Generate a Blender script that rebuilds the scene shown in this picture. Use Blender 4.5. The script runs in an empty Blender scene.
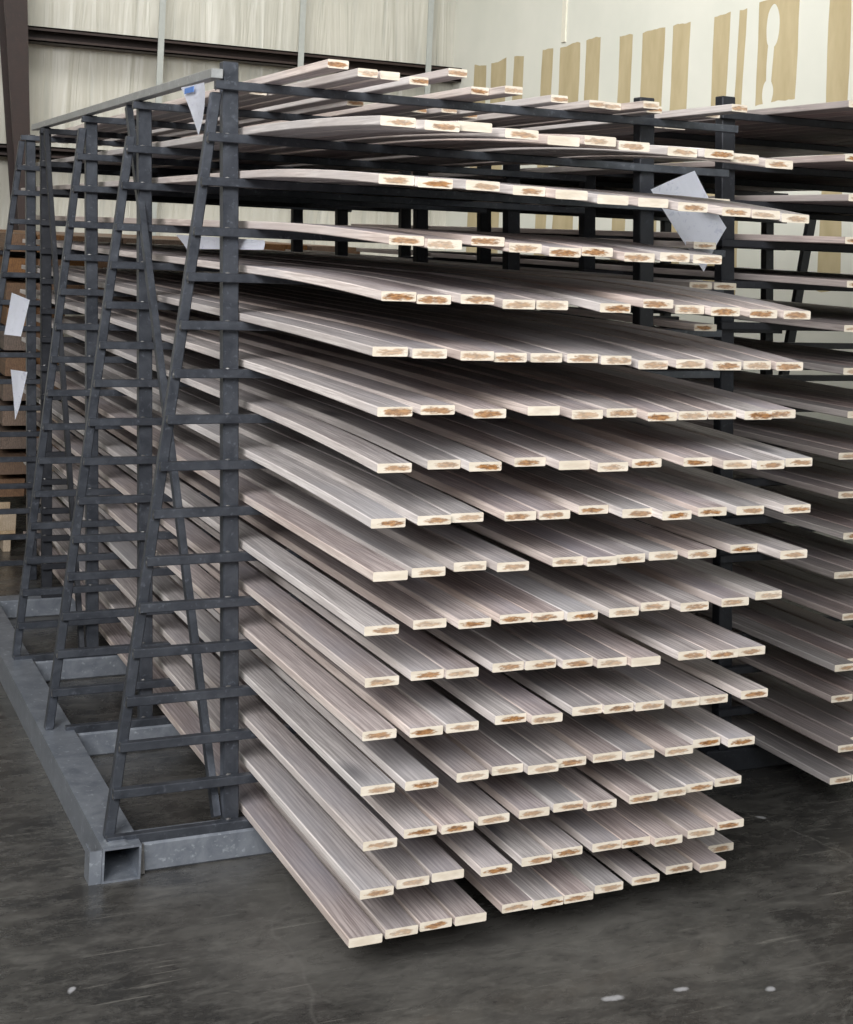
import bpy, bmesh, math, random
from mathutils import Vector, Matrix

S = bpy.context.scene
COL = S.collection

# ------------------------------------------------------------------ camera
ROLL, YAW = math.radians(2.538177), math.radians(24.778846)
fw = Vector((math.sin(YAW), math.cos(YAW), 0))
rt = Vector((math.cos(YAW), -math.sin(YAW), 0))
up = Vector((0, 0, 1))
ax = rt*math.cos(ROLL) + up*math.sin(ROLL)
ay = -rt*math.sin(ROLL) + up*math.cos(ROLL)
M = Matrix((ax, ay, -fw)).transposed().to_4x4()
M.translation = Vector((0, 0, 1.8))
cd = bpy.data.cameras.new('camera')
cam = bpy.data.objects.new('camera', cd)
COL.objects.link(cam)
cam.matrix_world = M
cd.lens = 1460.765/1024*36
cd.sensor_width = 36
cd.sensor_fit = 'AUTO'
cd.shift_x = (426.5-438.652)/1024
cd.shift_y = (237.862-512)/1024
cd.clip_start = .05
S.camera = cam

# ------------------------------------------------------------------ world, lamps, exposure
S.view_settings.view_transform = 'Standard'
S.view_settings.look = 'None'
S.view_settings.exposure = 0.0
S.view_settings.gamma = 1.0
S.view_settings.use_curve_mapping = False
W = bpy.data.worlds.new('world'); S.world = W
W.use_nodes = True
W.node_tree.nodes['Background'].inputs[0].default_value = (.93, .97, 1, 1)
W.node_tree.nodes['Background'].inputs[1].default_value = .07

def area(name, loc, target, sx, sy, power, color=(1, 1, 1), spread=180):
    l = bpy.data.lights.new(name, 'AREA'); l.shape = 'RECTANGLE'
    l.size, l.size_y, l.energy, l.color = sx, sy, power, color
    l.spread = math.radians(spread)
    o = bpy.data.objects.new(name, l); COL.objects.link(o)
    o.location = loc
    o.rotation_euler = (Vector(target)-Vector(loc)).to_track_quat('-Z', 'Y').to_euler()
    return o
# daylight through the roll-up doors (left side and behind the camera), added unseen fill lights aimed at the walls
area('door_daylight_left', (-3.4, -1.2, 5.0), (2.0, 4.0, .8), 4, 3.5, 760, (1, .985, .975))
area('door_daylight_behind', (-.6, -3.4, 5.2), (2.0, 4.0, .6), 5, 3, 330, (.96, .98, 1))
area('wall_fill', (1.6, 9.0, 6.7), (3.6, 12.0, 2.0), 4, 1, 60, (1, .99, .95), 100)
area('wall_fill', (3.1, 6.6, 6.7), (5.606, 8.6, 2.6), 1.2, 4, 112, (1, .99, .95), 100)

# ------------------------------------------------------------------ helpers
def link(name, bm, mats, parent=None):
    bmesh.ops.recalc_face_normals(bm, faces=bm.faces)
    me = bpy.data.meshes.new(name)
    bm.to_mesh(me); bm.free()
    for m in (mats if isinstance(mats, (list, tuple)) else [mats]):
        me.materials.append(m)
    o = bpy.data.objects.new(name, me)
    COL.objects.link(o)
    if parent: o.parent = parent
    return o
def thing(name, loc=(0, 0, 0)):
    o = bpy.data.objects.new(name, None); COL.objects.link(o)
    o.empty_display_size = .1
    o.location = loc
    return o
def tag(o, label, cat, group=None):
    o['label'] = label; o['category'] = cat
    if group: o['group'] = group
    return o
def struct(name, bm, mats):
    o = link(name, bm, mats); o['kind'] = 'structure'; return o
def hexa(bm, c, mi=0, bev=0.):
    """eight corners: bottom ring (4), top ring (4)"""
    v = [bm.verts.new(p) for p in c]
    fs = [bm.faces.new([v[i] for i in q]) for q in ((3,2,1,0),(4,5,6,7),(0,1,5,4),(1,2,6,5),(2,3,7,6),(3,0,4,7))]
    for f in fs: f.material_index = mi
    if bev:
        es = list({e for f in fs for e in f.edges})
        r = bmesh.ops.bevel(bm, geom=es, offset=bev, segments=1, affect='EDGES', profile=.5)
        for f in r['faces']: f.material_index = mi
def box(bm, x0, x1, y0, y1, z0, z1, mi=0, bev=0.):
    hexa(bm, [(x0,y0,z0),(x1,y0,z0),(x1,y1,z0),(x0,y1,z0),(x0,y0,z1),(x1,y0,z1),(x1,y1,z1),(x0,y1,z1)], mi, bev)
def strut(bm, a, b, wx, wy, mi=0, bev=0.):
    """post whose ends are cut level: a = bottom centre, b = top centre"""
    c = []
    for p in (a, b):
        for sx, sy in ((-1,-1),(1,-1),(1,1),(-1,1)):
            c.append((p[0]+sx*wx/2, p[1]+sy*wy/2, p[2]))
    hexa(bm, c, mi, bev)
def bar(bm, a, b, w, h, mi=0, bev=0., upv=(0, 0, 1)):
    """bar from a to b, w across, h along upv"""
    a, b = Vector(a), Vector(b); d = (b-a).normalized()
    s = d.cross(Vector(upv)).normalized(); u = s.cross(d).normalized()
    c = [a-s*w/2-u*h/2, a+s*w/2-u*h/2, a+s*w/2+u*h/2, a-s*w/2+u*h/2,
         b-s*w/2-u*h/2, b+s*w/2-u*h/2, b+s*w/2+u*h/2, b-s*w/2+u*h/2]
    hexa(bm, c, mi, bev)
def blob(bm, c, r, mi=0, sq=(1, 1, 1), seed=0):
    rr = random.Random(seed)
    n0 = len(bm.verts)
    g = bmesh.ops.create_icosphere(bm, subdivisions=1, radius=1)
    for v in g['verts']:
        k = r*rr.uniform(.75, 1.2)
        v.co = Vector((c[0]+v.co.x*k*sq[0], c[1]+v.co.y*k*sq[1], c[2]+v.co.z*k*sq[2]))
        for f in v.link_faces: f.material_index = mi

# ------------------------------------------------------------------ materials
def mat(name):
    m = bpy.data.materials.new(name); m.use_nodes = True
    nt = m.node_tree
    b = nt.nodes['Principled BSDF']
    return m, nt, b
def N(nt, t, **k):
    n = nt.nodes.new(t)
    for a, v in k.items():
        if a.startswith('i_'):
            key = a[2:]; n.inputs[int(key) if key.isdigit() else key].default_value = v
        else: setattr(n, a, v)
    return n
def ramp(nt, fac, stops, interp='LINEAR'):
    n = nt.nodes.new('ShaderNodeValToRGB'); n.color_ramp.interpolation = interp
    e = n.color_ramp.elements
    while len(e) < len(stops): e.new(.5)
    for i, (p, c) in enumerate(stops):
        e[i].position = p; e[i].color = (*c, 1) if len(c) == 3 else c
    nt.links.new(fac, n.inputs[0]); return n.outputs[0]
def mix(nt, fac, a, b, mode='MIX'):
    n = nt.nodes.new('ShaderNodeMix'); n.data_type = 'RGBA'; n.blend_type = mode
    for s, v in ((n.inputs[0], fac), (n.inputs[6], a), (n.inputs[7], b)):
        if isinstance(v, bpy.types.NodeSocket): nt.links.new(v, s)
        elif s.type == 'VALUE': s.default_value = v
        else: s.default_value = (*v, 1)
    return n.outputs[2]
def math_(nt, op, a, b=None):
    n = nt.nodes.new('ShaderNodeMath'); n.operation = op
    for s, v in ((n.inputs[0], a), (n.inputs[1], b)):
        if v is None: continue
        if isinstance(v, bpy.types.NodeSocket): nt.links.new(v, s)
        else: s.default_value = v
    return n.outputs[0]
def coords(nt, scale=(1, 1, 1), rand=True, out='Object'):
    tc = N(nt, 'ShaderNodeTexCoord'); mp = N(nt, 'ShaderNodeMapping')
    mp.inputs['Scale'].default_value = scale
    nt.links.new(tc.outputs[out], mp.inputs[0])
    if not rand: return mp.outputs[0]
    oi = N(nt, 'ShaderNodeObjectInfo')
    cx = N(nt, 'ShaderNodeCombineXYZ')
    for i, k in enumerate((37., 91., 53.)):
        nt.links.new(math_(nt, 'MULTIPLY', oi.outputs['Random'], k), cx.inputs[i])
    va = N(nt, 'ShaderNodeVectorMath', operation='ADD')
    nt.links.new(mp.outputs[0], va.inputs[0]); nt.links.new(cx.outputs[0], va.inputs[1])
    return va.outputs[0]
def noise(nt, vec, scale, detail=4, rough=.6, dist=0.):
    n = N(nt, 'ShaderNodeTexNoise'); n.inputs['Scale'].default_value = scale
    n.inputs['Detail'].default_value = detail; n.inputs['Roughness'].default_value = rough
    n.inputs['Distortion'].default_value = dist
    nt.links.new(vec, n.inputs['Vector']); return n.outputs['Fac']
def bump(nt, b, h, strength, dist=.01):
    n = N(nt, 'ShaderNodeBump'); n.inputs['Strength'].default_value = strength
    n.inputs['Distance'].default_value = dist
    nt.links.new(h, n.inputs['Height']); nt.links.new(n.outputs[0], b.inputs['Normal'])

def wood_face(name, light, dark, tint, knots=True):
    m, nt, b = mat(name)
    fine = noise(nt, coords(nt, (1, .020, 1)), 210, 5, .72, .25)
    band = noise(nt, coords(nt, (1, .045, 1)), 30, 3, .55, 1.6)
    wide = noise(nt, coords(nt, (1, .45, 1)), 3.6, 4, .55)
    # growth rings cut lengthwise: long arches
    wv = N(nt, 'ShaderNodeTexWave'); wv.wave_type = 'BANDS'; wv.bands_direction = 'X'
    wv.inputs['Scale'].default_value = 26; wv.inputs['Distortion'].default_value = 9
    wv.inputs['Detail'].default_value = 2; wv.inputs['Detail Scale'].default_value = 1.1
    nt.links.new(coords(nt, (1, .07, 1)), wv.inputs['Vector'])
    hi = tuple(min(1, x*1.16) for x in light)
    c = ramp(nt, fine, [(.36, dark), (.50, light), (.66, hi)])
    c = mix(nt, ramp(nt, wv.outputs['Fac'], [(.10, (.55, .55, .55)), (.45, (0, 0, 0))]), c, dark)
    c = mix(nt, ramp(nt, band, [(.46, (0, 0, 0)), (.64, (.6, .6, .6))]), c, dark)
    c = mix(nt, ramp(nt, wide, [(.45, (0, 0, 0)), (.70, (.6, .6, .6))]), c, tint)
    if knots:
        vo = N(nt, 'ShaderNodeTexVoronoi'); vo.inputs['Scale'].default_value = 3.3
        nt.links.new(coords(nt, (1, .36, 1)), vo.inputs['Vector'])
        kn = ramp(nt, vo.outputs['Distance'], [(.05, (.85, .85, .85)), (.12, (0, 0, 0))])
        c = mix(nt, kn, c, (dark[0]*.50, dark[1]*.56, dark[2]*.66))
    oi = N(nt, 'ShaderNodeObjectInfo')
    wn = N(nt, 'ShaderNodeTexWhiteNoise'); wn.noise_dimensions = '1D'
    nt.links.new(oi.outputs['Random'], wn.inputs['W'])
    hv = N(nt, 'ShaderNodeHueSaturation'); nt.links.new(c, hv.inputs['Color'])
    mr = N(nt, 'ShaderNodeMapRange'); mr.inputs[3].default_value = .82; mr.inputs[4].default_value = 1.14
    nt.links.new(wn.outputs['Value'], mr.inputs[0]); nt.links.new(mr.outputs[0], hv.inputs['Value'])
    ms = N(nt, 'ShaderNodeMapRange'); ms.inputs[3].default_value = .5; ms.inputs[4].default_value = 1.3
    nt.links.new(oi.outputs['Random'], ms.inputs[0]); nt.links.new(ms.outputs[0], hv.inputs['Saturation'])
    nt.links.new(hv.outputs[0], b.inputs['Base Color'])
    b.inputs['Roughness'].default_value = .6
    bump(nt, b, fine, .3, .002)
    return m
GREY = wood_face('grey_washed_wood', (.520, .458, .447), (.260, .218, .215), (.385, .380, .430))
SHADED = wood_face('shaded_grey_wood', (.330, .275, .268), (.165, .132, .130), (.235, .215, .235))  # darker copy of GREY: the right rack's shade put into the colour
SHADED_EDGE = wood_face('shaded_wood_edge', (.52, .44, .41), (.34, .28, .265), (.44, .395, .385), False)  # darker copy of EDGE, with the right rack's shade coloured in
EDGE = wood_face('side_lit_wood_edge', (.740, .655, .605), (.50, .42, .385), (.63, .59, .58), False)  # sides paler than GREY: light from the left put into the colour
BROWN = wood_face('brown_stained_wood', (.205, .112, .056), (.100, .052, .027), (.155, .095, .055))
PALE = wood_face('pale_raw_wood', (.60, .48, .34), (.42, .31, .20), (.55, .46, .36))

def end_grain(name, spots, rx=.036, rz=.0075):
    m, nt, b = mat(name)
    tc = N(nt, 'ShaderNodeTexCoord'); sp = N(nt, 'ShaderNodeSeparateXYZ')
    nt.links.new(tc.outputs['Object'], sp.inputs[0])
    oi = N(nt, 'ShaderNodeObjectInfo')
    off = math_(nt, 'MULTIPLY', math_(nt, 'SUBTRACT', oi.outputs['Random'], .5), .018)
    ex = math_(nt, 'DIVIDE', math_(nt, 'ADD', sp.outputs[0], off), rx)
    ez = math_(nt, 'DIVIDE', math_(nt, 'SUBTRACT', sp.outputs[2], .0098), rz)
    v = coords(nt, (.45, 1, 1.6))
    nz = noise(nt, v, 120, 4, .65)
    r = math_(nt, 'ADD', math_(nt, 'POWER', math_(nt, 'ABSOLUTE', ex), 2.6), math_(nt, 'POWER', math_(nt, 'ABSOLUTE', ez), 2.))
    r = math_(nt, 'ADD', r, math_(nt, 'MULTIPLY', math_(nt, 'SUBTRACT', nz, .5), 3.2))
    fac = ramp(nt, r, [(.35, (1, 1, 1)), (.95, (0, 0, 0))])
    wn = N(nt, 'ShaderNodeTexWhiteNoise'); wn.noise_dimensions = '1D'
    nt.links.new(oi.outputs['Random'], wn.inputs['W'])
    fac = math_(nt, 'MULTIPLY', fac, math_(nt, 'ADD', math_(nt, 'MULTIPLY', wn.outputs['Value'], .45), .55) if spots else .10)
    cream = ramp(nt, noise(nt, v, 40, 2), [(.35, (.66, .585, .475)), (.65, (.76, .69, .585))])
    spot = ramp(nt, noise(nt, v, 160, 2), [(.35, (.14, .055, .016)), (.65, (.42, .20, .065))])
    nt.links.new(mix(nt, fac, cream, spot), b.inputs['Base Color'])
    b.inputs['Roughness'].default_value = .7
    return m
END = end_grain('cream_end_grain', True)
ENDB = end_grain('brown_hearted_end_grain', True, .041, .0092)
ENDW = end_grain('white_end_grain', False)

def steel(name, lo, hi, rough, metal=.55):
    m, nt, b = mat(name)
    v = coords(nt, (1, 1, 1))
    n1 = noise(nt, v, 14, 5, .65, .5); n2 = noise(nt, v, 60, 3, .6)
    c = ramp(nt, n1, [(.30, lo), (.70, hi)])
    c = mix(nt, ramp(nt, n2, [(.60, (0, 0, 0)), (.78, (.55, .55, .55))]), c, tuple(min(1, x*2.4) for x in hi))
    nt.links.new(c, b.inputs['Base Color'])
    b.inputs['Metallic'].default_value = metal
    rr = N(nt, 'ShaderNodeMapRange'); rr.inputs[3].default_value = rough-.1; rr.inputs[4].default_value = rough+.12
    nt.links.new(n1, rr.inputs[0]); nt.links.new(rr.outputs[0], b.inputs['Roughness'])
    bump(nt, b, n2, .15, .002)
    return m
STEEL = steel('dark_mill_steel', (.048, .054, .067), (.100, .110, .130), .36)
BASE = steel('grey_base_steel', (.21, .235, .28), (.36, .39, .44), .32)
DARK = steel('shaded_steel', (.018, .020, .026), (.034, .037, .045), .5, .3)  # darker copy of STEEL: shade on inner, far and right-hand parts coloured in
WELD = steel('bright_weld', (.16, .16, .16), (.34, .33, .32), .4, .8)
GALV = steel('light_galvanized_steel', (.36, .37, .37), (.50, .51, .51), .38, .5)
PRIMER = steel('brown_primer_steel', (.020, .010, .008), (.032, .016, .013), .5, .0)

def paper_mat():
    m, nt, b = mat('written_paper')
    v = coords(nt, (1, 1, 1)); n1 = noise(nt, v, 70, 2, .5, .8)
    big = noise(nt, v, 14, 1)
    f = math_(nt, 'MULTIPLY', ramp(nt, n1, [(.60, (0, 0, 0)), (.66, (1, 1, 1))]), ramp(nt, big, [(.45, (0, 0, 0)), (.55, (.28, .28, .28))]))
    nt.links.new(mix(nt, f, (.92, .94, 1.0), (.20, .24, .42)), b.inputs['Base Color'])
    b.inputs['Roughness'].default_value = .6
    tr = N(nt, 'ShaderNodeBsdfTranslucent'); tr.inputs[0].default_value = (.90, .92, .98, 1)
    mx = N(nt, 'ShaderNodeMixShader'); mx.inputs[0].default_value = .4
    nt.links.new(b.outputs[0], mx.inputs[1]); nt.links.new(tr.outputs[0], mx.inputs[2])
    nt.links.new(mx.outputs[0], nt.nodes['Material Output'].inputs[0])
    return m
PAPER = paper_mat()
def plain(name, c, r=.6):
    m, nt, b = mat(name); v = coords(nt, (1, 1, 1), False)
    k = noise(nt, v, 30, 3)
    nt.links.new(ramp(nt, k, [(.3, tuple(x*.9 for x in c)), (.7, c)]), b.inputs['Base Color'])
    b.inputs['Roughness'].default_value = r; return m
INK = plain('blue_print', (.10, .22, .55))

# ------------------------------------------------------------------ the setting
SPLASH = [(1.913, 2.955, 0.045, 0.035), (2.084, 2.982, 0.025, 0.02), (2.274, 2.899, 0.025, 0.02), (2.983, 3.775, 0.02, 0.02), (0.719, 3.421, 0.02, 0.02)]
def concrete():
    m, nt, b = mat('dark_polished_concrete')
    v = coords(nt, (1, 1, 1), False)
    n1 = noise(nt, v, .9, 6, .62, .6); vr = N(nt, 'ShaderNodeMapping'); vr.inputs['Rotation'].default_value = (0, 0, .42); vr.inputs['Scale'].default_value = (.55, 1.3, 1)
    nt.links.new(v, vr.inputs[0])
    n2 = noise(nt, vr.outputs[0], 6.5, 8, .72, .5); n3 = noise(nt, v, 45, 4, .7); n4 = noise(nt, vr.outputs[0], 22, 6, .75, .4)
    c = ramp(nt, n1, [(.30, (.014, .014, .014)), (.47, (.038, .036, .034)), (.64, (.155, .149, .137))])
    c = mix(nt, .5, c, ramp(nt, n2, [(.33, (.020, .020, .020)), (.55, (.060, .058, .054)), (.74, (.150, .145, .134))]))
    c = mix(nt, ramp(nt, n4, [(.50, (0, 0, 0)), (.72, (.60, .60, .60))]), c, (.135, .131, .122))
    c = mix(nt, ramp(nt, n4, [(.30, (.6, .6, .6)), (.46, (0, 0, 0))]), c, (.016, .016, .017))
    c = mix(nt, ramp(nt, n3, [(.55, (0, 0, 0)), (.8, (.35, .35, .35))]), c, (.17, .165, .155))
    # thin pale scuffs and hairline cracks
    vs = N(nt, 'ShaderNodeMapping'); vs.inputs['Rotation'].default_value = (0, 0, .45); vs.inputs['Scale'].default_value = (.35, 7, 1)
    nt.links.new(v, vs.inputs[0])
    sc = noise(nt, vs.outputs[0], 6.5, 3, .6, .15)
    c = mix(nt, ramp(nt, sc, [(.635, (0, 0, 0)), (.70, (.5, .5, .5))]), c, (.23, .22, .20))
    vo = N(nt, 'ShaderNodeTexVoronoi'); vo.feature = 'DISTANCE_TO_EDGE'; vo.inputs['Scale'].default_value = .55
    vd = N(nt, 'ShaderNodeVectorMath', operation='ADD'); cn = N(nt, 'ShaderNodeTexNoise'); cn.inputs['Scale'].default_value = 3
    nt.links.new(v, cn.inputs['Vector']); nt.links.new(v, vd.inputs[0])
    vm = N(nt, 'ShaderNodeVectorMath', operation='SCALE'); vm.inputs['Scale'].default_value = .25
    nt.links.new(cn.outputs['Color'], vm.inputs[0]); nt.links.new(vm.outputs[0], vd.inputs[1]); nt.links.new(vd.outputs[0], vo.inputs['Vector'])
    c = mix(nt, ramp(nt, vo.outputs['Distance'], [(.0, (.22, .22, .22)), (.003, (0, 0, 0))]), c, (.17, .165, .155))
    # small splashes of pale paint
    sp = N(nt, 'ShaderNodeSeparateXYZ'); nt.links.new(vd.outputs[0], sp.inputs[0])
    nn = math_(nt, 'MULTIPLY', n3, .9)
    for cx, cy, rx, ry in SPLASH:
        a = math_(nt, 'POWER', math_(nt, 'DIVIDE', math_(nt, 'SUBTRACT', sp.outputs[0], cx+.125), rx), 2.)
        e = math_(nt, 'POWER', math_(nt, 'DIVIDE', math_(nt, 'SUBTRACT', sp.outputs[1], cy+.125), ry), 2.)
        d = math_(nt, 'ADD', math_(nt, 'ADD', a, e), nn)
        c = mix(nt, ramp(nt, d, [(.55, (.8, .8, .8)), (1., (0, 0, 0))]), c, (.42, .42, .44))
    nt.links.new(c, b.inputs['Base Color'])
    rr = ramp(nt, n2, [(.3, (.13, .13, .13)), (.7, (.40, .40, .40))])
    nt.links.new(rr, b.inputs['Roughness'])
    bump(nt, b, n3, .08, .004)
    return m
bm = bmesh.new(); box(bm, -9, 12, -7, 12.3, -.12, 0); struct('floor', bm, concrete())

def vinyl():
    m, nt, b = mat('white_vinyl_insulation')
    v = coords(nt, (1, 1, .07), False)
    w = noise(nt, v, 4.2, 3, .5, 1.4); w2 = noise(nt, v, 11, 2, .5, .8)
    n1 = noise(nt, coords(nt, (1, 1, 1), False), 1.3, 3)
    c = ramp(nt, n1, [(.3, (.50, .49, .43)), (.7, (.60, .58, .51))])
    c = mix(nt, ramp(nt, w, [(.60, (0, 0, 0)), (.70, (.55, .55, .55))]), c, (.76, .75, .69))
    c = mix(nt, ramp(nt, w2, [(.33, (.4, .4, .4)), (.42, (0, 0, 0))]), c, (.40, .41, .37))
    nt.links.new(c, b.inputs['Base Color']); b.inputs['Roughness'].default_value = .45
    h = math_(nt, 'ADD', w, math_(nt, 'MULTIPLY', w2, .4))
    bump(nt, b, h, .8, .05)
    return m
VIN = vinyl()
bm = bmesh.new(); box(bm, -9, 5.606, 12, 12.3, 0, 7); struct('wall_back', bm, VIN)

def drywall():
    m, nt, b = mat('patched_drywall')
    tc = N(nt, 'ShaderNodeTexCoord'); sp = N(nt, 'ShaderNodeSeparateXYZ')
    nt.links.new(tc.outputs['Object'], sp.inputs[0])
    nz = noise(nt, coords(nt, (1, 1, .25), False), 3.5, 3, .55)
    y = math_(nt, 'ADD', sp.outputs[1], math_(nt, 'MULTIPLY', math_(nt, 'SUBTRACT', nz, .5), .075))
    nz2 = noise(nt, coords(nt, (1, 1, 1), False), 2.6, 3)
    z = math_(nt, 'ADD', sp.outputs[2], math_(nt, 'MULTIPLY', math_(nt, 'SUBTRACT', nz2, .5), .10))
    fac = None
    tall = [(6.64, 6.83, 4.2, 1.6)]
    for y0, y1, zt, zb in [(11.31,11.55,3.33,1.5),(10.95,11.22,3.33,1.5),(10.63,10.81,3.33,1.5),(10.14,10.32,3.34,1.5),(9.71,10.03,3.34,1.5),
                   (9.42,9.62,3.35,1.5),(8.97,9.15,3.33,1.5),(8.56,8.84,3.33,1.5),(8.25,8.46,3.33,1.5),(7.80,7.98,3.34,1.5),(7.63,7.71,3.34,1.5),(7.11,7.50,3.36,2.72)]+tall:
        a = math_(nt, 'MULTIPLY', math_(nt, 'GREATER_THAN', y, y0), math_(nt, 'LESS_THAN', y, y1))
        a = math_(nt, 'MULTIPLY', a, math_(nt, 'MULTIPLY', math_(nt, 'LESS_THAN', z, zt), math_(nt, 'GREATER_THAN', z, zb)))
        fac = a if fac is None else math_(nt, 'MAXIMUM', fac, a)
    # white filler over the wide patch: a thin neck with a lobe at each end
    def ell(cy, cz, ry, rz):
        a = math_(nt, 'POWER', math_(nt, 'DIVIDE', math_(nt, 'SUBTRACT', y, cy), ry), 2.)
        c = math_(nt, 'POWER', math_(nt, 'DIVIDE', math_(nt, 'SUBTRACT', z, cz), rz), 2.)
        return math_(nt, 'LESS_THAN', math_(nt, 'ADD', a, c), 1.)
    bl = math_(nt, 'MAXIMUM', ell(7.365, 3.20, .062, .13), math_(nt, 'MAXIMUM', ell(7.375, 2.78, .052, .09), ell(7.37, 3.0, .030, .28)))
    fac = math_(nt, 'MULTIPLY', fac, math_(nt, 'SUBTRACT', 1., bl))
    n3 = noise(nt, coords(nt, (1, 1, 1), False), 1.1, 4); n4 = noise(nt, coords(nt, (1, 1, .3), False), 9, 3)
    white = ramp(nt, n3, [(.3, (.66, .67, .60)), (.7, (.75, .745, .675))])
    tan = ramp(nt, n4, [(.3, (.44, .36, .21)), (.7, (.53, .445, .275))])
    nt.links.new(mix(nt, fac, white, tan), b.inputs['Base Color'])
    b.inputs['Roughness'].default_value = .8
    return m
bm = bmesh.new(); box(bm, 5.606, 5.9, -7, 12.3, 0, 7); struct('wall_right', bm, drywall())
bm = bmesh.new(); box(bm, -9, 5.9, -7, 12.3, 7, 7.2); struct('ceiling', bm, plain('white_ceiling', (.62, .63, .60)))

# girts (brown cee channels) on the back wall, tapered steel column, pale seam straps
def girt(n, x0, x1, zb, zt):
    bm = bmesh.new()
    box(bm, x0, x1, 11.97, 12, zb, zt); box(bm, x0, x1, 11.80, 11.97, zt-.012, zt); box(bm, x0, x1, 11.80, 11.97, zb, zb+.012)
    box(bm, x0, x1, 11.80, 11.81, zb, zb+.03); box(bm, x0, x1, 11.80, 11.81, zt-.03, zt)
    struct('trim_%d' % n, bm, PRIMER)
girt(1, -9, 5.60, 3.205, 3.325); girt(2, -9, 5.60, 2.285, 2.385)
bm = bmesh.new()
for y0, y1 in ((11.45, 11.47), (11.78, 11.80)):
    hexa(bm, [(1.947,y0,0),(1.966,y0,0),(1.966,y1,0),(1.947,y1,0),(1.391,y0,5.2),(1.643,y0,5.2),(1.643,y1,5.2),(1.391,y1,5.2)])
hexa(bm, [(1.951,11.47,0),(1.961,11.47,0),(1.961,11.78,0),(1.951,11.78,0),(1.512,11.47,5.2),(1.522,11.47,5.2),(1.522,11.78,5.2),(1.512,11.78,5.2)])
struct('trim_3', bm, PRIMER)
for i, x in enumerate((2.875, 4.08, 5.27)):
    bm = bmesh.new(); box(bm, x-.025, x+.025, 11.785, 11.798, 0, 7); struct('trim_%d' % (4+i), bm, plain('pale_seam_tape', (.42, .44, .42)))
bm = bmesh.new(); box(bm, 5.592, 5.606, 9.94, 10.0, 3.37, 4.0); struct('trim_7', bm, plain('cream_strip', (.80, .77, .66)))

# ------------------------------------------------------------------ near rack
LEAN = -.0463
RC = [.095,.224,.352,.477,.61,.735,.864,.996,1.128,1.259,1.388,1.524,1.66,1.789,1.931,2.056,2.205]
ORD = ['first','second','third','fourth','fifth','sixth','seventh','eighth','ninth','tenth','eleventh','twelfth','thirteenth','fourteenth','fifteenth','sixteenth','seventeenth']
UO = [-.010, -.034, -.043, -.055, -.014]
def UX(z, i=0): return 1.294 + UO[i] + LEAN*(z-.16)          # upright centre line, near rack
LF = [(.937, 1.150), (.935, 1.130), (.957, 1.125), (.957, 1.14), (.957, 1.145)]
def LX(z, i=0): return LF[i][0] + (z-.10)*(LF[i][1]-LF[i][0])/2.10    # sloping leg centre line
def PX(z): return 2.682 + LEAN*(z-.16)          # right-hand post

rack = tag(thing('drying_rack', (1.9, 4.05, 0)), 'dark steel drying rack in front, with sloping ladder legs on its left side', 'rack')
def R(name, bm, mats): 
    for v in bm.verts: v.co -= Vector((1.9, 4.05, 0))
    return link(name, bm, mats, rack)
# long side beam: hollow square tube open to the front
bm = bmesh.new()
x0, x1, y0, y1, h, t = .905, 1.012, 3.965, 8.2, .095, .006
for q in ((x0, x1, 0, t), (x0, x1, h-t, h), (x0, x0+t, t, h-t), (x1-t, x1, t, h-t)):
    box(bm, q[0], q[1], y0, y1, q[2], q[3])
box(bm, x0+t, x1-t, y1-.01, y1, t, h-t)
box(bm, x0-.034, x0-.001, 3.968, 3.974, 0, .09); box(bm, x0-.034, x0-.030, 3.974, 4.03, 0, .09)          # angle welded on the outer face
hexa(bm, [(x0+.02,3.98,h),(x0+.075,3.98,h),(x0+.08,4.03,h),(x0+.015,4.03,h),(x0+.03,3.99,h+.004),(x0+.065,3.99,h+.004),(x0+.07,4.02,h+.004),(x0+.025,4.02,h+.004)], 0)
R('side_beam', bm, [BASE, WELD])
FR = [4.0, 4.93, 5.785, 6.75]
for i, y in enumerate(FR):
    bm = bmesh.new()
    box(bm, 1.014, 2.80, y, y+.10, 0, .082, 0, .006)
    hexa(bm, [(1.012,y-.012,.002),(1.030,y-.012,.002),(1.022,y,.002),(1.012,y,.002),(1.012,y-.01,.085),(1.024,y-.01,.085),(1.020,y,.085),(1.012,y,.085)], 1)
    R('cross_tube', bm, [BASE, WELD])
YF = [y+.03 for y in FR] + [7.45]
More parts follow.
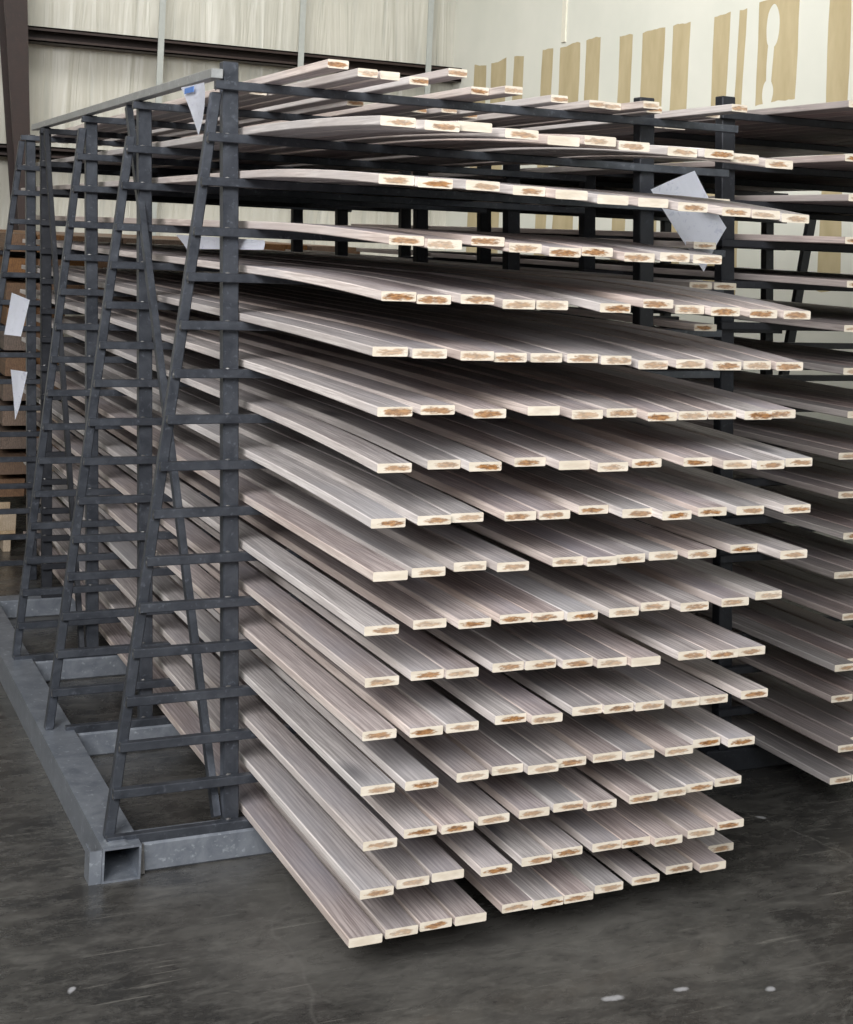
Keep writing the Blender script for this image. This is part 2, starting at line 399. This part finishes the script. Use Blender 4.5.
for i, y in enumerate(YF):
    top = 2.275 if i == 0 else 2.222
    bm = bmesh.new(); strut(bm, (UX(.082 if i < 4 else .0, i), y+.02, .082 if i < 4 else .0), (UX(top, i), y+.02, top), .046, .04, 0, .003)
    R('upright', bm, DARK if i == 3 else STEEL)
    bm = bmesh.new(); strut(bm, (PX(.082 if i < 4 else .0), y+.02, .082 if i < 4 else .0), (PX(2.285), y+.02, 2.285), .055, .045, 0, .003)
    R('right_post', bm, DARK)
    if i != 3:
        zt = (2.185, 2.10, 2.17, 0, 2.19)[i]
        bm = bmesh.new()
        a = (LX(.095, i), y+.012, .095); b = (LX(zt, i), y+.012, zt)
        strut(bm, a, b, .029, .030, 0, .003)
        R('sloping_leg', bm, STEEL)
    for k, z in enumerate(RC):
        if i == 1 and k == 16: pass
        bm = bmesh.new()
        xl = LX(z, i)-.012 if i != 3 else UX(z, i)-.03
        if i == 1 and k == 0: xl = LX(z, i)+.05
        xr = PX(z)+.05 if k not in (10, 11, 12, 13, 14, 15, 16) else 2.90
        if k == 16: xr = 2.93
        hb = .0125
        hexa(bm, [(xl,y-.026,z-hb),(xr,y-.026,z-hb),(xr,y-.001,z-hb),(xl,y-.001,z-hb),
                  (xl,y-.026,z+hb),(xr,y-.026,z+hb),(xr,y-.001,z+hb),(xl,y-.001,z+hb)], 0, .002)
        if i != 3:
            blob(bm, (xl+.003, y-.012, z-.006), .0075, 1, (.7, 1.3, 1.6), k+31*i)
        blob(bm, (UX(z, i)-.012, y-.003, z+hb), .004, 1, (2.2, 1, 1), k+77*i)
        R('arm', bm, [STEEL if i < 3 or i == 4 else DARK, WELD])
# top rail along the uprights
bm = bmesh.new()
box(bm, 1.128, 1.162, 4.02, 7.1, 2.223, 2.251, 0, .002)
R('top_rail', bm, GALV)
# diagonal braces between the frames
bm = bmesh.new(); bar(bm, (1.150, 5.15, 2.215), (1.250, 4.06, .105), .030, .022, 0, .001, (1, 0, 0)); R('diagonal_brace', bm, STEEL)
bm = bmesh.new(); bar(bm, (1.130, 6.70, 2.205), (1.215, 5.85, .105), .028, .020, 0, .001, (1, 0, 0)); R('diagonal_brace', bm, DARK)

# ------------------------------------------------------------------ boards
THK = .022
def board_mesh(w, ye, yr, drop, mats, plain_end=False, yf=4.0):
    """origin at the bottom centre of the front end; droops in front of the first frame"""
    bm = bmesh.new()
    c = .0022
    prof = [(-w/2+c, 0), (w/2-c, 0), (w/2, c), (w/2, THK-c), (w/2-c, THK), (-w/2+c, THK), (-w/2, THK-c), (-w/2, c)]
    ys = [0]
    if abs(drop) > .004:
        L = yf-ye
        ys += [L*j/7 for j in range(1, 8)]
    ys.append(yr-ye)
    rings = []
    for y in ys:
        s = max(0, (yf-ye-y)/max(.01, yf-ye))
        dz = drop*s*s - drop
        rings.append([bm.verts.new((px, y, pz+dz)) for px, pz in prof])
    for a, b in zip(rings, rings[1:]):
        for j in range(8):
            f = bm.faces.new((a[j], a[(j+1) % 8], b[(j+1) % 8], b[j]))
            f.material_index = 1 if j in (1, 2, 5, 6, 7) else 0
    f = bm.faces.new(rings[0]); f.material_index = 2
    f = bm.faces.new(list(reversed(rings[-1]))); f.material_index = 2
    return bm
def board(x, ye, z, drop, w, yr, label, group, end, yf=4.0, mats=None):
    bm = board_mesh(w, ye, yr, drop, None, yf=yf)
    o = link('board', bm, mats or [GREY, EDGE, end])
    o.location = (x+w/2, ye, z+drop)
    tag(o, label, 'board', group)
    return o
ENDS = [
    [(1.325,3.202,0.0),(1.424,3.214,0.0),(1.518,3.22,0.0),(1.612,3.218,0.0),(1.753,3.239,0.0),(1.84,3.232,0.0),(1.929,3.233,0.0),(2.034,3.256,0.0),(2.154,3.266,0.0),(2.279,3.294,0.0),(2.375,3.274,0.0),(2.47,3.369,0.0)],
    [(1.333,3.166,0.0),(1.436,3.188,0.0),(1.532,3.194,0.0),(1.659,3.183,0.0),(1.782,3.201,0.0),(1.882,3.219,0.0),(1.997,3.218,0.0),(2.084,3.214,0.0),(2.172,3.195,0.0),(2.285,3.21,0.0),(2.396,3.231,0.0)],
    [(1.322,3.134,0.0),(1.441,3.169,0.0),(1.537,3.163,0.0),(1.645,3.182,0.0),(1.76,3.185,0.0),(1.863,3.195,0.0),(1.951,3.176,0.0),(2.079,3.181,0.0),(2.173,3.19,0.0),(2.265,3.2,0.0),(2.366,3.211,0.0)],
    [(1.315,3.146,0.0),(1.427,3.143,0.0),(1.567,3.154,0.0),(1.669,3.167,0.0),(1.757,3.145,0.0),(1.847,3.163,0.0),(1.955,3.166,0.0),(2.043,3.152,0.0),(2.16,3.148,0.0),(2.267,3.179,0.0),(2.362,3.156,0.0)],
    [(1.308,3.134,0.0),(1.423,3.122,0.0),(1.519,3.125,0.0),(1.659,3.143,0.0),(1.747,3.119,0.0),(1.876,3.145,0.0),(1.963,3.136,0.0),(2.051,3.129,0.0),(2.156,3.123,0.0),(2.244,3.123,0.0),(2.378,3.13,0.0)],
    [(1.308,3.133,-0.004),(1.432,3.15,-0.004),(1.52,3.14,-0.004),(1.651,3.154,-0.004),(1.739,3.149,-0.004),(1.835,3.133,-0.004),(1.923,3.114,-0.004),(2.012,3.097,-0.004),(2.162,3.112,-0.004),(2.25,3.095,-0.004),(2.338,3.098,-0.004)],
    [(1.289,3.104,-0.003),(1.421,3.125,-0.003),(1.527,3.1,-0.003),(1.644,3.114,-0.003),(1.731,3.108,-0.003),(1.819,3.093,-0.003),(1.94,3.096,-0.003),(2.053,3.128,-0.003),(2.152,3.097,-0.003),(2.287,3.109,-0.003),(2.423,3.147,-0.003)],
    [(1.292,3.074,0.0),(1.395,3.089,0.0),(1.518,3.12,0.0),(1.619,3.092,0.0),(1.78,3.109,0.0),(1.867,3.091,0.0),(1.955,3.101,0.0),(2.059,3.111,0.0),(2.173,3.104,0.0),(2.327,3.135,0.0),(2.415,3.041,0.0)],
    [(1.289,3.093,-0.014),(1.41,3.102,-0.014),(1.502,3.115,-0.014),(1.64,3.105,-0.014),(1.733,3.102,-0.014),(1.866,3.141,-0.014),(1.954,3.078,-0.014),(2.041,3.032,-0.014),(2.163,3.054,-0.014),(2.277,3.05,-0.014),(2.419,3.041,-0.014)],
    [(1.303,3.103,-0.02),(1.443,3.132,-0.02),(1.531,3.089,-0.02),(1.677,3.136,-0.02),(1.765,3.073,-0.02),(1.853,3.038,-0.021),(1.972,3.072,-0.02),(2.122,3.068,-0.02),(2.209,3.021,-0.021),(2.297,3.001,-0.021),(2.405,3.025,-0.021)],
    [(1.27,3.039,-0.01),(1.373,3.031,-0.006),(1.516,3.049,-0.018),(1.652,3.034,-0.011),(1.769,3.029,-0.02),(1.878,3.049,-0.02),(2.017,3.08,-0.035),(2.104,3.073,-0.032),(2.192,3.071,-0.031),(2.28,3.038,-0.029),(2.37,3.057,-0.029)],
    [(1.247,3.028,-0.009),(1.342,3.021,-0.012),(1.461,3.017,-0.016),(1.551,3.024,-0.02),(1.671,3.067,-0.024),(1.768,3.061,-0.024),(1.862,3.059,-0.028),(1.969,3.059,-0.039),(2.056,3.023,-0.033),(2.171,3.03,-0.038),(2.278,3.049,-0.038),(2.386,3.055,-0.041)],
    [(1.271,3.048,-0.021),(1.36,3.05,-0.026),(1.448,3.002,-0.021),(1.572,3.033,-0.032),(1.664,3.037,-0.032),(1.833,3.027,-0.035),(1.943,3.008,-0.021),(2.047,3.025,-0.034),(2.138,3.002,-0.036),(2.294,3.053,-0.042),(2.398,3.049,-0.043)],
    [(1.27,3.016,-0.022),(1.358,3.001,-0.027),(1.486,3.038,-0.016),(1.574,3.017,-0.028),(1.692,3.036,-0.034),(1.78,3.034,-0.03),(1.887,3.014,-0.039),(1.985,3.008,-0.035),(2.089,3.019,-0.037)],
    [(1.23,2.995,-0.03),(1.318,2.979,-0.033),(1.441,2.987,-0.032),(1.578,3.018,-0.036),(1.666,2.972,-0.041),(1.779,2.972,-0.047),(1.915,3.007,-0.047),(2.016,2.986,-0.053),(2.157,3.001,-0.058),(2.245,2.997,-0.06),(2.332,2.99,-0.066)],
    [(1.236,3.015,-0.024),(1.323,2.967,-0.03),(1.411,2.98,-0.025),(1.525,2.967,-0.034),(1.65,2.993,-0.04),(1.737,2.972,-0.035),(1.834,2.976,-0.041),(1.988,3.0,-0.044),(2.078,2.974,-0.044),(2.166,2.989,-0.049),(2.288,3.009,-0.055)],
    [(1.277,3.482,0.0),(1.409,3.609,0.0),(1.48,3.625,0.0),(1.59,3.681,0.0),(1.831,3.788,0.0),(1.89,3.691,0.0),(2.105,3.808,0.0),(2.262,3.851,0.0),(2.328,3.867,0.0),(2.387,3.744,0.0),(2.47,3.855,0.0),(2.615,3.613,0.0),(2.677,3.838,0.0)],
]
rnd = random.Random(12)
PLAIN = {(9,4),(7,0),(15,2),(15,4),(16,2),(14,4),(14,5),(0,3),(0,0),(10,3),(5,7),(14,6),(1,2),(13,99)}
def shelf(k): return 'the bottom shelf' if k == 0 else ('the top shelf' if k == 16 else 'the %s shelf up' % ORD[k])
for k, row in enumerate(ENDS):
    w = .0865 if k < 16 else .057
    for j, (x, ye, d) in enumerate(row):
        pl = (k, j) in PLAIN
        lab = '%s board%s, %s on %s, left rack' % (
            'grey-washed' if k < 16 else 'narrow grey', ' with plain white end' if pl else '',
            (ORD[j]+' from left') if j < len(row)-1 else 'rightmost', shelf(k))
        board(x, ye, RC[k]+.0132, d if abs(d) > .0045 or k == 16 and False else 0., w, 8.02+rnd.uniform(-.12, .12), lab, 'grey-washed boards on the left rack', ENDW if pl else ENDB if 9 < k < 14 else END)
for j, (x, ye) in enumerate(((1.342, 4.35), (1.705, 4.45), (1.955, 4.5), (2.03, 4.42), (2.17, 4.55))):
    board(x, ye, RC[16]+.0132, 0, .057, 8.0, 'narrow grey board set back on the top shelf of left rack, %s of five such' % ORD[j], 'grey-washed boards on the left rack', END)
board(1.673, 3.609, RC[16]+.0132+.0235, 0, .057, 7.9, 'narrow grey board laid on top of the others, on the top shelf of left rack', 'grey-washed boards on the left rack', END)
for k, x in ((15, 2.73), (15, 2.825), (16, 2.75), (16, 2.845)):
    board(x, 4.32, RC[k]+.0132, 0, .0865, 7.9, '%s grey board between right posts of left rack, %s' % ('left' if x < 2.8 else 'right', shelf(k)), 'boards set back between the posts', END)
# a few boards lying between the two right-hand posts of the left rack
for k, x, ye in ((14, 2.745, 3.90), (13, 2.72, 3.93), (12, 2.69, 3.90), (12, 2.785, 3.90), (11, 2.73, 3.92)):
    board(x, ye, RC[k]+.0132, 0, .0865, 7.9, '%s between right posts of left rack, %s' % ('left board of the pair' if (k, x) == (12, 2.69) else ('right board of the pair' if k == 12 else 'single board'), shelf(k)), 'boards set back between the posts', END)

# ------------------------------------------------------------------ right rack
rack2 = tag(thing('drying_rack', (3.6, 4.15, 0)), 'shaded dark steel rack at the right edge, its left post beside the left rack', 'rack')
def R2(name, bm, mats):
    for v in bm.verts: v.co -= Vector((3.6, 4.15, 0))
    return link(name, bm, mats, rack2)
RC2 = [z-.0132 for z in (.108,.222,.365,.477,.624,.754,.883,1.014,1.144,1.278,1.418,1.556,1.699,1.839,1.976,2.103,2.276)]
def QX(z): return 3.09 + LEAN*(z-.16)
F2 = [4.12, 5.05, 5.98, 6.9]
for i, y in enumerate(F2):
    bm = bmesh.new(); box(bm, 3.0, 4.75, y, y+.10, 0, .082, 0, .006); R2('cross_tube', bm, DARK)
    bm = bmesh.new(); strut(bm, (QX(.082), y+.05, .082), (QX(2.33), y+.05, 2.33), .055, .045, 0, .003); R2('upright', bm, DARK)
    bm = bmesh.new(); strut(bm, (4.70, y+.05, .082), (4.60, y+.05, 2.28), .05, .045, 0, .003); R2('right_post', bm, DARK)
    for k, z in enumerate(RC2):
        bm = bmesh.new(); box(bm, QX(z)-.045, 4.70, y, y+.025, z-.0125, z+.0125, 0, .002)
        R2('arm', bm, DARK)
bm = bmesh.new(); strut(bm, (4.52, 5.955, .085), (4.83, 5.955, 1.98), .05, .03, 0, .003); R2('sloping_leg', bm, DARK)
RX = [(3.161,3.684),(3.161,3.652),(3.166,3.70),(3.143,3.663),(3.205,3.71),(3.184,3.733),(3.205,3.722),(3.19,3.737),(3.165,3.715),(3.19,3.71),(3.165,3.71),(3.160,3.71),(3.155,3.70),(3.14,3.70),(3.146,3.70),(3.125,3.70),(3.13,3.70)]
RD = [0,0,0,0,0,.0,.0,.0,.0,.006,.015,.018,.024,.036,.03,.032,.056]
for k, (x, ye) in enumerate(RX):
    n = 4 if k < 6 else 6 if k < 11 else 12 if k < 13 else 15
    xx = x
    for j in range(n):
        e = ye + (0 if j == 0 else rnd.uniform(-.05, .07))
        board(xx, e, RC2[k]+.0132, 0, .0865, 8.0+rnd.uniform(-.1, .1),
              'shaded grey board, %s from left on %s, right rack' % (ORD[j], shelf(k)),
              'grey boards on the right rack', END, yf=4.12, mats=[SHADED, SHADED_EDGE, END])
        xx += .0885+rnd.uniform(0, .012)

# ------------------------------------------------------------------ papers
def paper(name, pts, label, sub=6, curl=.01, mats=PAPER, nrm=Vector((0, -1, 0))):
    """quad sheet (top-left, top-right, bottom-right, bottom-left) with a soft curl and real thickness"""
    a, b, c, d = [Vector(p) for p in pts]; o = (a+b+c+d)/4
    n = (b-a).cross(d-a).normalized()
    bm = bmesh.new(); g = []
    for i in range(sub+1):
        v = i/sub; r = []
        for j in range(sub+1):
            u = j/sub
            p = (a*(1-u)+b*u)*(1-v)+(d*(1-u)+c*u)*v
            p = p + n*curl*(math.sin(u*3.1)*.6+math.sin(v*2.6+u)) - o
            r.append(bm.verts.new(p))
        g.append(r)
    for i in range(sub):
        for j in range(sub): bm.faces.new((g[i][j], g[i][j+1], g[i+1][j+1], g[i+1][j]))
    bmesh.ops.solidify(bm, geom=bm.faces[:], thickness=.0006)
    t = link(name, bm, mats); t.location = o
    tag(t, label, 'paper')
    return t
p1 = paper('paper_tag', [(1.122,4.328,2.218),(1.122,4.085,2.216),(1.105,3.99,2.139),(1.100,4.035,2.059)], 'white paper tag with blue print taped under the top rail of the left rack', 6, .004)
bm = bmesh.new(); box(bm, -.001, .001, -.05, .05, -.008, .008)
o = link('blue_stamp', bm, INK, p1); o.location = Vector((1.1135, 4.20, 2.200))-p1.location; o['label'] = 'blue printed mark'
paper('paper_sheet', [(2.574,3.975,1.985),(2.745,3.965,2.05),(2.871,3.96,1.866),(2.868,3.96,1.825)][:0] or [(2.735,3.965,2.055),(2.875,3.962,1.875),(2.785,3.965,1.728),(2.580,3.975,1.985)], 'crumpled white paper sheet hanging between the two right posts of the left rack', 8, .012)
paper('paper_sheet', [(1.245,4.786,1.772),(1.245,3.84,1.772),(1.245,3.834,1.746),(1.245,4.648,1.728)], 'white sheet hanging low behind the front left upright, above the thirteenth shelf', 6, .003)
paper('paper_slip', [(1.00,6.62,1.476),(1.075,6.60,1.446),(1.045,6.60,1.285),(.975,6.62,1.291)], 'upper white paper slip hanging at the far left of the rack', 5, .008)
paper('paper_slip', [(1.01,6.62,1.137),(1.078,6.60,1.128),(1.055,6.6,.985),(1.035,6.6,.917)], 'lower curled white paper slip hanging at the far left of the rack', 5, .01)

# ------------------------------------------------------------------ brown stained boards behind the left end of the rack
def at8(k): return .20+.139*k
for k in range(11):
    for j in range(13):
        if j > 1 and k < 8: continue
        x = 1.25+.162*j+rnd.uniform(-.004, .004)
        bm = board_mesh(.155, 0, 3.0, 0, None)
        for v in bm.verts: v.co.z *= 4.6
        o = link('brown_timber', bm, [BROWN, BROWN, PALE if (k, j) in ((3, 1), (1, 1)) else BROWN])
        o.location = (x+.0775, 8.45+rnd.uniform(-.06, .06), at8(k)+.0265)
        tag(o, 'dark brown timber, %s from left in %s of the stack behind' % (ORD[j], 'the bottom layer' if k == 0 else 'the top layer' if k == 10 else 'the %s layer up' % ORD[k]), 'timber', 'brown timbers stacked beyond the rack')
crib = tag(thing('lumber_stand', (2.4, 9.8, 0)), 'dark steel stand under the brown timbers beyond the left rack', 'rack')
for y in (8.75, 10.9):
    for x in (1.215, 3.39):
        bm = bmesh.new(); box(bm, x-2.4-.02, x-2.4+.02, y-9.8-.02, y-9.8+.02, 0, 1.62, 0, .003); link('upright', bm, DARK, crib)
    for k in range(11):
        bm = bmesh.new(); box(bm, 1.235-2.4, 3.37-2.4, y-9.8-.0125, y-9.8+.0125, at8(k), at8(k)+.026, 0, .002); link('arm', bm, DARK, crib)
# a pale crate on the floor under them
cr = tag(thing('wooden_crate', (1.15, 8.22, 0)), 'small pale wooden crate on the floor beyond the left end of the rack', 'crate')
for dx in (-.11, .11):
    bm = bmesh.new(); box(bm, dx-.02, dx+.02, -.10, .10, 0, .10, 0, .002); link('foot_block', bm, PALE, cr)
bm = bmesh.new(); box(bm, -.15, .15, -.12, .12, .10, .118, 0, .002); link('bottom_board', bm, PALE, cr)
for dy in (-.11, .11):
    bm = bmesh.new(); box(bm, -.15, .15, dy-.009, dy+.009, .118, .23, 0, .002); link('side_board', bm, PALE, cr)
